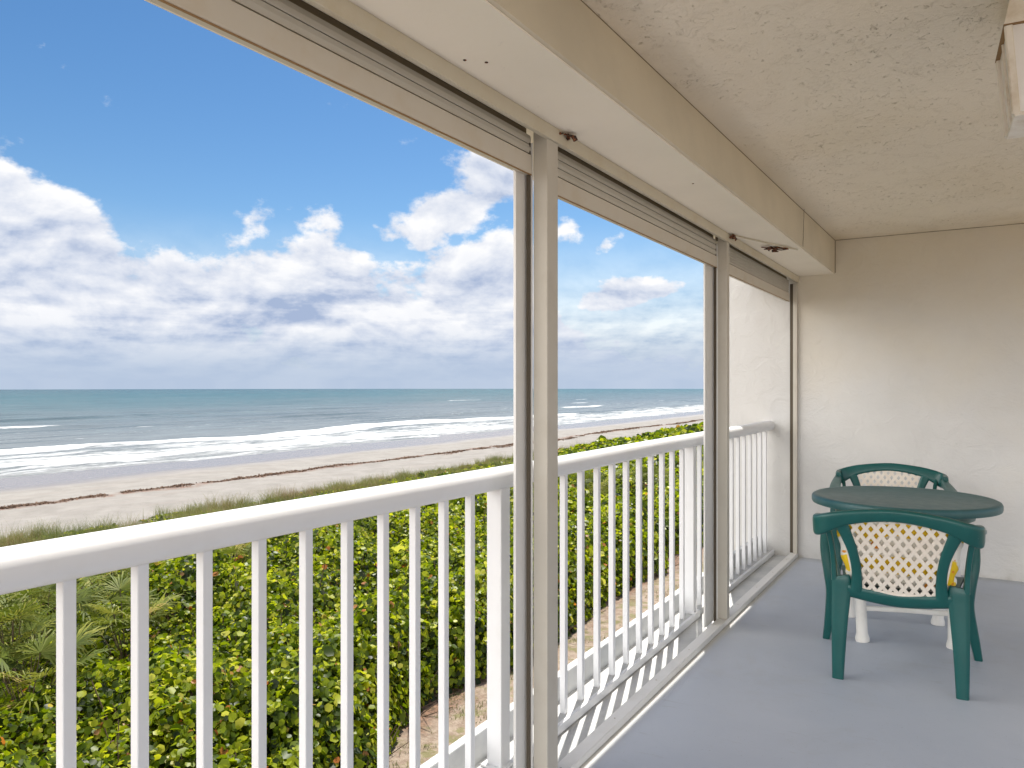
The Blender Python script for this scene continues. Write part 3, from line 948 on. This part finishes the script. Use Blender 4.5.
# rolled-up shutters: bottom bar and the lowest slats of each bay
bays = [(-1.5, 2.152, 1.998, 'rolled-up slatted shutter over the widest bay at the left', 2),
        (2.230, 4.220, 1.970, 'rolled-up slatted shutter between the two beige posts', 3),
        (4.270, YW - 0.034, 1.962, 'rolled-up slatted shutter between the far post and the end wall', 6)]
for y0_, y1_, zb, lb, ns in bays:
    s_ = empty('roller_shutter', (-1.24, (y0_ + y1_) / 2, zb), label=lb, cat='shutter', group='rolled-up storm shutters')
    hw = (y1_ - y0_) / 2
    MB().box(-0.012, 0.016, -hw, hw, 0.0, 0.062, 0.003).build('bottom_bar', M_bar, s_)
    MB().box(0.0105, 0.0158, -hw + .001, hw - .001, -0.0028, -0.0003, 0.0005).build('bottom_seal', M_seal, s_)
    mb = MB()
    ztop = 2.126 - zb
    hs_ = (ztop - 0.067) / ns
    for k in range(ns):
        z0_ = 0.067 + k * hs_
        prof = [(-0.004, z0_ + 0.001), (0.009, z0_ + 0.0015), (0.0115, z0_ + hs_ * 0.5), (0.0095, z0_ + hs_ - 0.002), (-0.004, z0_ + hs_ - 0.001)]
        vs = [[mb.bm.verts.new((a_, yv, c_)) for a_, c_ in prof] for yv in (-hw, hw)]
        for q in range(4):
            mb.bm.faces.new((vs[0][q], vs[0][q + 1], vs[1][q + 1], vs[1][q]))
        mb.bm.faces.new((vs[0][4], vs[0][0], vs[1][0], vs[1][4]))
        mb.bm.faces.new(vs[0]); mb.bm.faces.new(vs[1][::-1])
    mb.build('slat_curtain', M_slat, s_)
    MB().box(-0.010, -0.006, -hw, hw, 0.062, 2.151 - zb).build('shade_backing', M_seam_shade, s_)  # dark sheet standing for the shade in the recess above the slats


# ---------------------------------------------------------------- rusty bits on the soffit
def crumb(name, x, y, z, n_, spread, label, cat, seed):
    r = random.Random(seed)
    mb = MB()
    for k in range(n_):
        a0 = Vector((r.gauss(0, spread), r.gauss(0, spread), -0.004 + 0.0 * k))
        ptsq = [a0]
        for q in range(3):
            ptsq.append(ptsq[-1] + Vector((r.gauss(0, spread * .7), r.gauss(0, spread * .7), r.uniform(-0.008, 0.0))))
        mb.sweep(ptsq, [(0.004 + r.random() * 0.007, 0.003)] * 4, (0.3, 1, 0.1), 6)
    o = mb.build(name, M_rust, None, loc=(x, y, z))
    tag(o, label, cat)
    return o


crumb('rusty_hook', -1.03, 4.78, 2.150, 12, 0.026, 'rust-eaten hook hanging under the beam near the crack', 'hook', 3)
crumb('rusty_clip', -1.152, 2.255, 2.148, 4, 0.012, 'small rusty clip on the soffit above the wide post', 'clip', 5)
crumb('rusty_bolt', -1.152, 4.24, 2.146, 5, 0.010, 'dark rusted bolt where the wire meets the casing above the far post', 'bolt', 8)
wp = smooth_path([(-1.15, 4.25, 2.145), (-1.07, 4.50, 2.146), (-1.0, 4.70, 2.143), (-0.935, 4.93, 2.149)], 5)
o = MB().sweep(wp, (0.0045, 0.0045), (0, 0, 1), 6, 2.0).build('loose_wire', M_casing)
tag(o, 'thin tan wire running across the soffit to the crack in the beam', 'wire')

# ---------------------------------------------------------------- ceiling lantern at the right edge
lt = empty('ceiling_lantern', (0.196, 2.62, 2.405), rz=R(3), label='white square ceiling lantern with flared cap at the top right corner', cat='light fixture')
M_lamp = paint('lantern_paint', (0.84, 0.80, 0.72), 0.4, 0.5, (0.42, 0.30, 0.15))
M_glass, t, b = newmat('frosted_glass', (0.88, 0.87, 0.85), 0.3)
b.inputs['Transmission Weight'].default_value = 0.05


def frustum(h0, h1, z0, z1, mb=None):
    mb = mb or MB()
    a_ = [mb.bm.verts.new((sx_ * h0, sy_ * h0, z0)) for sx_, sy_ in ((-1, -1), (1, -1), (1, 1), (-1, 1))]
    b_ = [mb.bm.verts.new((sx_ * h1, sy_ * h1, z1)) for sx_, sy_ in ((-1, -1), (1, -1), (1, 1), (-1, 1))]
    for k in range(4):
        mb.bm.faces.new((a_[k], a_[(k + 1) % 4], b_[(k + 1) % 4], b_[k]))
    mb.bm.faces.new(a_[::-1]); mb.bm.faces.new(b_)
    return mb


MB().box(-0.11, 0.11, -0.11, 0.11, -0.022, 0.0, 0.004).build('canopy_plate', M_lamp, lt)
frustum(0.138, 0.122, -0.106, -0.023).build('cap', M_lamp, lt)
frustum(0.140, 0.139, -0.1085, -0.1062).build('cap_rim', M_seal, lt)
frustum(0.108, 0.128, -0.340, -0.109).build('glass_body', M_glass, lt)
mb = MB()
for sx_, sy_ in ((-1, -1), (1, -1), (1, 1), (-1, 1)):
    mb.sweep([(sx_ * 0.108, sy_ * 0.108, -0.345), (sx_ * 0.128, sy_ * 0.128, -0.1095)], (0.010, 0.010), (1, 0, 0), 8, 4)
for sx_, sy_ in ((1, 0), (-1, 0), (0, 1), (0, -1)):
    mb.sweep([(sx_ * 0.110, sy_ * 0.110, -0.342), (sx_ * 0.130, sy_ * 0.130, -0.1095)], (0.004, 0.004), (1, 0.1, 0), 6, 3)
mb.box(-0.113, 0.113, -0.113, 0.113, -0.352, -0.341, 0.003)
mb.build('frame', M_lamp, lt)

# ---------------------------------------------------------------- furniture
def plastic(name, col, rough=0.42, worn=0.2, wcol=None):
    m, t, b = newmat(name, col, rough)
    p = objc(t)
    n = t.noise(p, 9, 6, 0.65)
    f = t.m('MULTIPLY', t.ss(n, 0.42, 0.72), worn)
    t.put(b.inputs['Base Color'], t.mix(f, col, wcol or tuple(min(1, c * 1.6 + 0.02) for c in col)))
    t.put(b.inputs['Roughness'], t.m('ADD', rough, t.m('MULTIPLY', t.noise(p, 22, 4), 0.16)))
    bump(t, b, t.noise(p, 160, 3), 0.08, 0.001)
    return m


M_green = plastic('green_resin', (0.003, 0.076, 0.072), 0.27, 0.25, (0.010, 0.115, 0.108))
M_top = plastic('green_tabletop', (0.018, 0.085, 0.092), 0.34, 0.5, (0.045, 0.125, 0.135))
M_cream = plastic('cream_resin', (0.72, 0.66, 0.58), 0.45, 0.3, (0.60, 0.50, 0.40))
M_tleg = plastic('white_resin', (0.76, 0.74, 0.70), 0.45, 0.3, (0.55, 0.52, 0.46))
M_cush, t, b = newmat('cushion_print', (0.8, 0.6, 0.05), 0.9)
p = objc(t)
vo = t.new('ShaderNodeTexVoronoi')
vo.inputs['Scale'].default_value = 13
X, Y, Z = t.sep(p)
wv = t.noise(p, 7, 3, 0.5)
t.l.new(p, vo.inputs['Vector'])
band = t.m('SINE', t.m('ADD', t.m('MULTIPLY', Z, 46.0), t.m('ADD', t.m('MULTIPLY', wv, 6.0), t.m('MULTIPLY', Y, 30.0))))
cc = t.mix(t.ss(band, 0.05, 0.3), (0.80, 0.78, 0.72), (0.82, 0.56, 0.02))
cc = t.mix(t.m('MULTIPLY', t.ss(vo.outputs['Distance'], 0.16, 0.10), 0.75), cc, (0.42, 0.44, 0.42))
cc = t.mix(t.ss(t.noise(p, 16, 2), 0.66, 0.70), cc, (0.75, 0.28, 0.02))
t.put(b.inputs['Base Color'], cc)
bump(t, b, t.noise(p, 90, 4), 0.3, 0.003)


def back_y(z):
    return 0.13 - 0.3 * z


def clip_poly(poly, a_, b_, c_):
    """keep a*x+b*y<=c"""
    out = []
    for i in range(len(poly)):
        p_, q_ = poly[i], poly[(i + 1) % len(poly)]
        dp, dq = a_ * p_[0] + b_ * p_[1] - c_, a_ * q_[0] + b_ * q_[1] - c_
        if dp <= 0: out.append(p_)
        if dp * dq < 0:
            s_ = dp / (dp - dq)
            out.append((p_[0] + (q_[0] - p_[0]) * s_, p_[1] + (q_[1] - p_[1]) * s_))
    return out


def lattice():
    mb = MB()
    outline = [(-0.165, 0.405), (0.165, 0.405), (0.172, 0.58), (0.222, 0.745), (0.09, 0.760), (-0.09, 0.760), (-0.222, 0.745), (-0.172, 0.58)]
    # convex enough: clip every slat to the hull of the outline
    hull = [(-0.165, 0.405), (0.165, 0.405), (0.222, 0.745), (0.09, 0.760), (-0.09, 0.760), (-0.222, 0.745)]
    planes = []
    for i in range(len(hull)):
        (x0, y0), (x1, y1) = hull[i], hull[(i + 1) % len(hull)]
        nx, ny = (y1 - y0), -(x1 - x0)
        planes.append((nx, ny, nx * x0 + ny * y0))
    pw_, ph_, hwid = 0.0415, 0.058, 0.0078
    for fam, sg in ((0, 1), (1, -1)):
        dv = Vector((pw_, sg * ph_)).normalized()
        nv = Vector((-dv.y, dv.x))
        th = 0.0030 if fam == 0 else 0.0038
        for k in range(-14, 15):
            c0 = Vector((k * pw_, 0.58))
            poly = [tuple(c0 + dv * a_ + nv * b_) for a_, b_ in ((-0.5, -hwid), (0.5, -hwid), (0.5, hwid), (-0.5, hwid))]
            for pl in planes:
                if len(poly) >= 3: poly = clip_poly(poly, *pl)
            if len(poly) < 3: continue
            f = [mb.bm.verts.new((px, back_y(pz) - th, pz)) for px, pz in poly]
            g_ = [mb.bm.verts.new((px, back_y(pz) + th, pz)) for px, pz in poly]
            mb.bm.faces.new(f); mb.bm.faces.new(g_[::-1])
            for q in range(len(f)):
                r_ = (q + 1) % len(f)
                mb.bm.faces.new((f[q], g_[q], g_[r_], f[r_]))
    # moulded border round the panel
    for i in range(len(hull)):
        (x0, z0), (x1, z1) = hull[i], hull[(i + 1) % len(hull)]
        mb.sweep([(x0, back_y(z0), z0), (x1, back_y(z1), z1)], (0.009, 0.0045), (z1 - z0, 0, x0 - x1), 8, 4)
    return mb


def make_chair(loc, rz, label):
    ch = empty('garden_chair', loc, rz, label=label, cat='chair', group='green resin garden chairs')
    # top rail with drooping rounded ends
    half = [(-0.316, 0.045, 0.690, .040, .017), (-0.318, -0.005, 0.690, .045, .018), (-0.308, -0.052, 0.694, .046, .018), (-0.270, -0.083, 0.712, .041, .018),
            (-0.20, -0.094, 0.738, .033, .017), (-0.10, -0.100, 0.757, .028, .017), (0, -0.103, 0.765, .027, .017)]
    full = half + [(-a_, b_, c_, d_, e_) for a_, b_, c_, d_, e_ in half[:-1][::-1]]
    full = [(a_ - 0.012, b_, c_, d_, e_) for a_, b_, c_, d_, e_ in full]
    sp_ = smooth_path(full, 5)
    MB().sweep([q[:3] for q in sp_], [(q[3], q[4]) for q in sp_], (0, -0.28, 1), 16, 4.0).build('top_rail', M_green, ch, auto=True)
    for s_ in (-1, 1):
        ap = smooth_path([(s_ * 0.312 - 0.006, 0.02, 0.700, .020, .014), (s_ * 0.320 - 0.01, 0.14, 0.684, .028, .013), (s_ * 0.328 - 0.014, 0.30, 0.664, .033, .012), (s_ * 0.330 - 0.018, 0.42, 0.646, .032, .012),
                          (s_ * 0.332 - 0.02, 0.495, 0.615, .028, .013), (s_ * 0.332 - 0.02, 0.525, 0.560, .024, .013)], 5)
        MB().sweep([q[:3] for q in ap], [(q[3], q[4]) for q in ap], (1, 0, 0), 12, 2.6).build('armrest', M_green, ch, auto=True)
        fp = smooth_path([(s_ * 0.330 - 0.02, 0.515, 0.595, .022, .020), (s_ * 0.330 - 0.02, 0.520, 0.47, .025, .022), (s_ * 0.308 - 0.02, 0.515, 0.34, .028, .024), (s_ * 0.303 - 0.018, 0.525, 0.25, .027, .022),
                          (s_ * 0.324 - 0.012, 0.545, 0.10, .022, .019), (s_ * 0.340 - 0.01, 0.560, 0.0, .018, .017)], 5)
        MB().sweep([q[:3] for q in fp], [(q[3], q[4]) for q in fp], (1, 0, 0), 12, 3.2).build('leg', M_green, ch, auto=True)
        rp = smooth_path([(s_ * 0.2425, 0.0, 0.0, .0245, .016), (s_ * 0.238, 0.005, 0.20, .032, .017), (s_ * 0.230, 0.012, 0.38, .040, .017), (s_ * 0.229, 0.012, 0.440, .041, .016), (s_ * 0.232, 0.012, 0.462, .036, .012)], 5)
        MB().sweep([q[:3] for q in rp], [(q[3], q[4]) for q in rp], (1, 0, 0), 12, 3.4).build('leg', M_green, ch, auto=True)
        sp2 = smooth_path([(s_ * 0.258, 0.012, 0.44, .013, .015), (s_ * 0.262, 0.0, 0.54, .012, .014), (s_ * 0.272, -0.035, 0.64, .012, .013), (s_ * 0.285, -0.075, 0.70, .013, .012)], 4)
        MB().sweep([q[:3] for q in sp2], [(q[3], q[4]) for q in sp2], (1, 0, 0), 10, 3).build('arm_strut', M_green, ch, auto=True)
        up = smooth_path([(s_ * 0.236, back_y(0.735), 0.735, .030, .013), (s_ * 0.205, back_y(0.67), 0.67, .025, .013), (s_ * 0.176, back_y(0.58), 0.58, .021, .013),
                          (s_ * 0.164, back_y(0.49), 0.49, .021, .013), (s_ * 0.168, back_y(0.40), 0.40, .026, .014)], 5)
        MB().sweep([q[:3] for q in up], [(q[3], q[4]) for q in up], (1, 0, 0), 12, 3.2).build('upright', M_green, ch, auto=True)
        # side apron joining the legs under the seat
        sa = smooth_path([(s_ * 0.240, 0.02, 0.405, .034, .009), (s_ * 0.262, 0.25, 0.400, .030, .009), (s_ * 0.290 - 0.01, 0.49, 0.395, .034, .010)], 4)
        MB().sweep([q[:3] for q in sa], [(q[3], q[4]) for q in sa], (0, 0, 1), 10, 3.5).build('side_apron', M_green, ch, auto=True)
    lo = smooth_path([(-0.205, 0.012, 0.400, .030, .014), (-0.10, 0.018, 0.384, .031, .014), (0, 0.022, 0.377, .033, .014), (0.10, 0.018, 0.384, .031, .014), (0.205, 0.012, 0.400, .030, .014)], 5)
    MB().sweep([q[:3] for q in lo], [(q[3], q[4]) for q in lo], (0, -0.3, 1), 12, 3).build('lower_rail', M_green, ch, auto=True)
    lattice().build('lattice_panel', M_cream, ch)
    # seat: shallow dished shell
    mb = MB()
    nu, nv = 16, 14
    gr = []
    for i in range(nu + 1):
        row = []
        for j in range(nv + 1):
            u, v = i / nu * 2 - 1, j / nv
            hw_ = 0.215 + 0.06 * v
            row.append((u * hw_, 0.035 + 0.475 * v + 0.02 * (1 - u * u) * v, 0.418 - 0.022 * (1 - u * u) * math.sin(math.pi * min(1, v * 1.05)) - 0.03 * max(0, v - 0.85) / 0.15))
        gr.append(row)
    tv = [[mb.bm.verts.new(q) for q in row] for row in gr]
    bv = [[mb.bm.verts.new((q[0], q[1], q[2] - 0.012)) for q in row] for row in gr]
    for i in range(nu):
        for j in range(nv):
            mb.bm.faces.new((tv[i][j], tv[i + 1][j], tv[i + 1][j + 1], tv[i][j + 1]))
            mb.bm.faces.new((bv[i][j], bv[i][j + 1], bv[i + 1][j + 1], bv[i + 1][j]))
    for j in range(nv):
        mb.bm.faces.new((tv[0][j], tv[0][j + 1], bv[0][j + 1], bv[0][j]))
        mb.bm.faces.new((tv[nu][j + 1], tv[nu][j], bv[nu][j], bv[nu][j + 1]))
    for i in range(nu):
        mb.bm.faces.new((tv[i + 1][0], tv[i][0], bv[i][0], bv[i + 1][0]))
        mb.bm.faces.new((tv[i][nv], tv[i + 1][nv], bv[i + 1][nv], bv[i][nv]))
    mb.build('seat', M_green, ch, auto=True)
    return ch


CH1 = (-0.29, 3.733, 0.0)
chair1 = make_chair(CH1, R(2.9), 'green garden chair nearest the camera, cream lattice back, seen from behind')
chair2 = make_chair((-0.498, 5.66, 0.0), R(180 + 6), 'green garden chair behind the table against the end wall, only its back rail showing')


def pad(cx, cy, cz, hx_, hy_, hz_, tilt, name, parent, taper=0.0, n_=14):
    mb = MB()
    g = bmesh.ops.create_cube(mb.bm, size=2.0)
    bmesh.ops.subdivide_edges(mb.bm, edges=list(mb.bm.edges), cuts=n_, use_grid_fill=True)
    rr = random.Random(5)
    for v in mb.bm.verts:
        x_, y_, z_ = v.co
        # soft pillow: thickness (y) swells in the middle, tufts pull in
        e_ = (1 - abs(x_) ** 4) * (1 - abs(z_) ** 4)
        th = 0.25 + 0.75 * math.sqrt(max(e_, 0))
        tu = 1 - 0.28 * math.exp(-(((abs(x_) - 0.45) / 0.16) ** 2 + ((abs(z_) - 0.45) / 0.16) ** 2))
        k_ = 1 - 0.05 * (x_ * x_ * z_ * z_)
        wv_ = 1 + 0.02 * math.sin(9 * z_ + 3 * x_)
        v.co = Vector((x_ * hx_ * k_ * wv_ * (1 + taper * z_), y_ * hy_ * th * tu, z_ * hz_ * k_))
    rot = Matrix.Rotation(tilt, 4, 'X')
    for v in mb.bm.verts:
        v.co = rot @ v.co + Vector((cx, cy, cz))
    return mb.build(name, M_cush, parent, smooth=True)


cu = empty('chair_cushion', (CH1[0], CH1[1], 0.42), R(2.9), label='yellow and white patterned cushion on the nearer green chair', cat='cushion')
pad(0.0, 0.005, 0.160, 0.232, 0.028, 0.158, R(16.7), 'back_pad', cu, 0.10)
pad(0.0, 0.262, 0.022, 0.225, 0.026, 0.222, R(-90 + 2), 'seat_pad', cu, 0.0)

# table
TX, TY = -0.335, 4.60
tb = empty('round_table', (TX, TY, 0), label='round dark green resin table on white tube legs between the two chairs', cat='table')
RT = 0.455
MB().lathe([(0.0005, 0.693), (RT - 0.03, 0.693), (RT - 0.022, 0.682), (RT - 0.014, 0.678), (RT - 0.003, 0.681), (RT, 0.690), (RT, 0.708), (RT - 0.004, 0.717), (RT - 0.014, 0.7225), (RT - 0.03, 0.7228), (RT - 0.036, 0.7205), (0.0005, 0.7205)], n=96
           ).build('tabletop', M_top, tb, auto=True)
MB().lathe([(0.30, 0.63), (0.335, 0.63), (0.345, 0.6925), (0.30, 0.6925)], n=64).build('apron_ring', M_green, tb, auto=True)
legs = [(-0.166, -0.275), (0.240, -0.155), (0.155, 0.233), (-0.276, 0.15)]
tops = [(-0.200, -0.285), (0.240, -0.160), (0.175, 0.255), (-0.290, 0.165)]
for (lx, ly), (hx0, hy0) in zip(legs, tops):
    prof = [(0.034, 0.001), (0.035, 0.016), (0.031, 0.030), (0.028, 0.042), (0.0275, 0.28), (0.031, 0.48), (0.036, 0.60), (0.041, 0.691)]
    MB().sweep([(lx + (hx0 - lx) * z_ / 0.69, ly + (hy0 - ly) * z_ / 0.69, z_) for _, z_ in prof], [(r_, r_) for r_, _ in prof], (1, 0, 0), 24, 2.0).build('leg', M_tleg, tb, auto=True)
mb = MB()
for k in range(4):
    (x0, y0), (x1, y1) = legs[k], legs[(k + 1) % 4]
    mb.sweep([(x0, y0, 0.17), ((x0 + x1) / 2 * 0.86, (y0 + y1) / 2 * 0.86, 0.165), (x1, y1, 0.17)], (0.013, 0.010), (0, 0, 1), 10, 2.5)
mb.build('brace_ring', M_tleg, tb, auto=True)
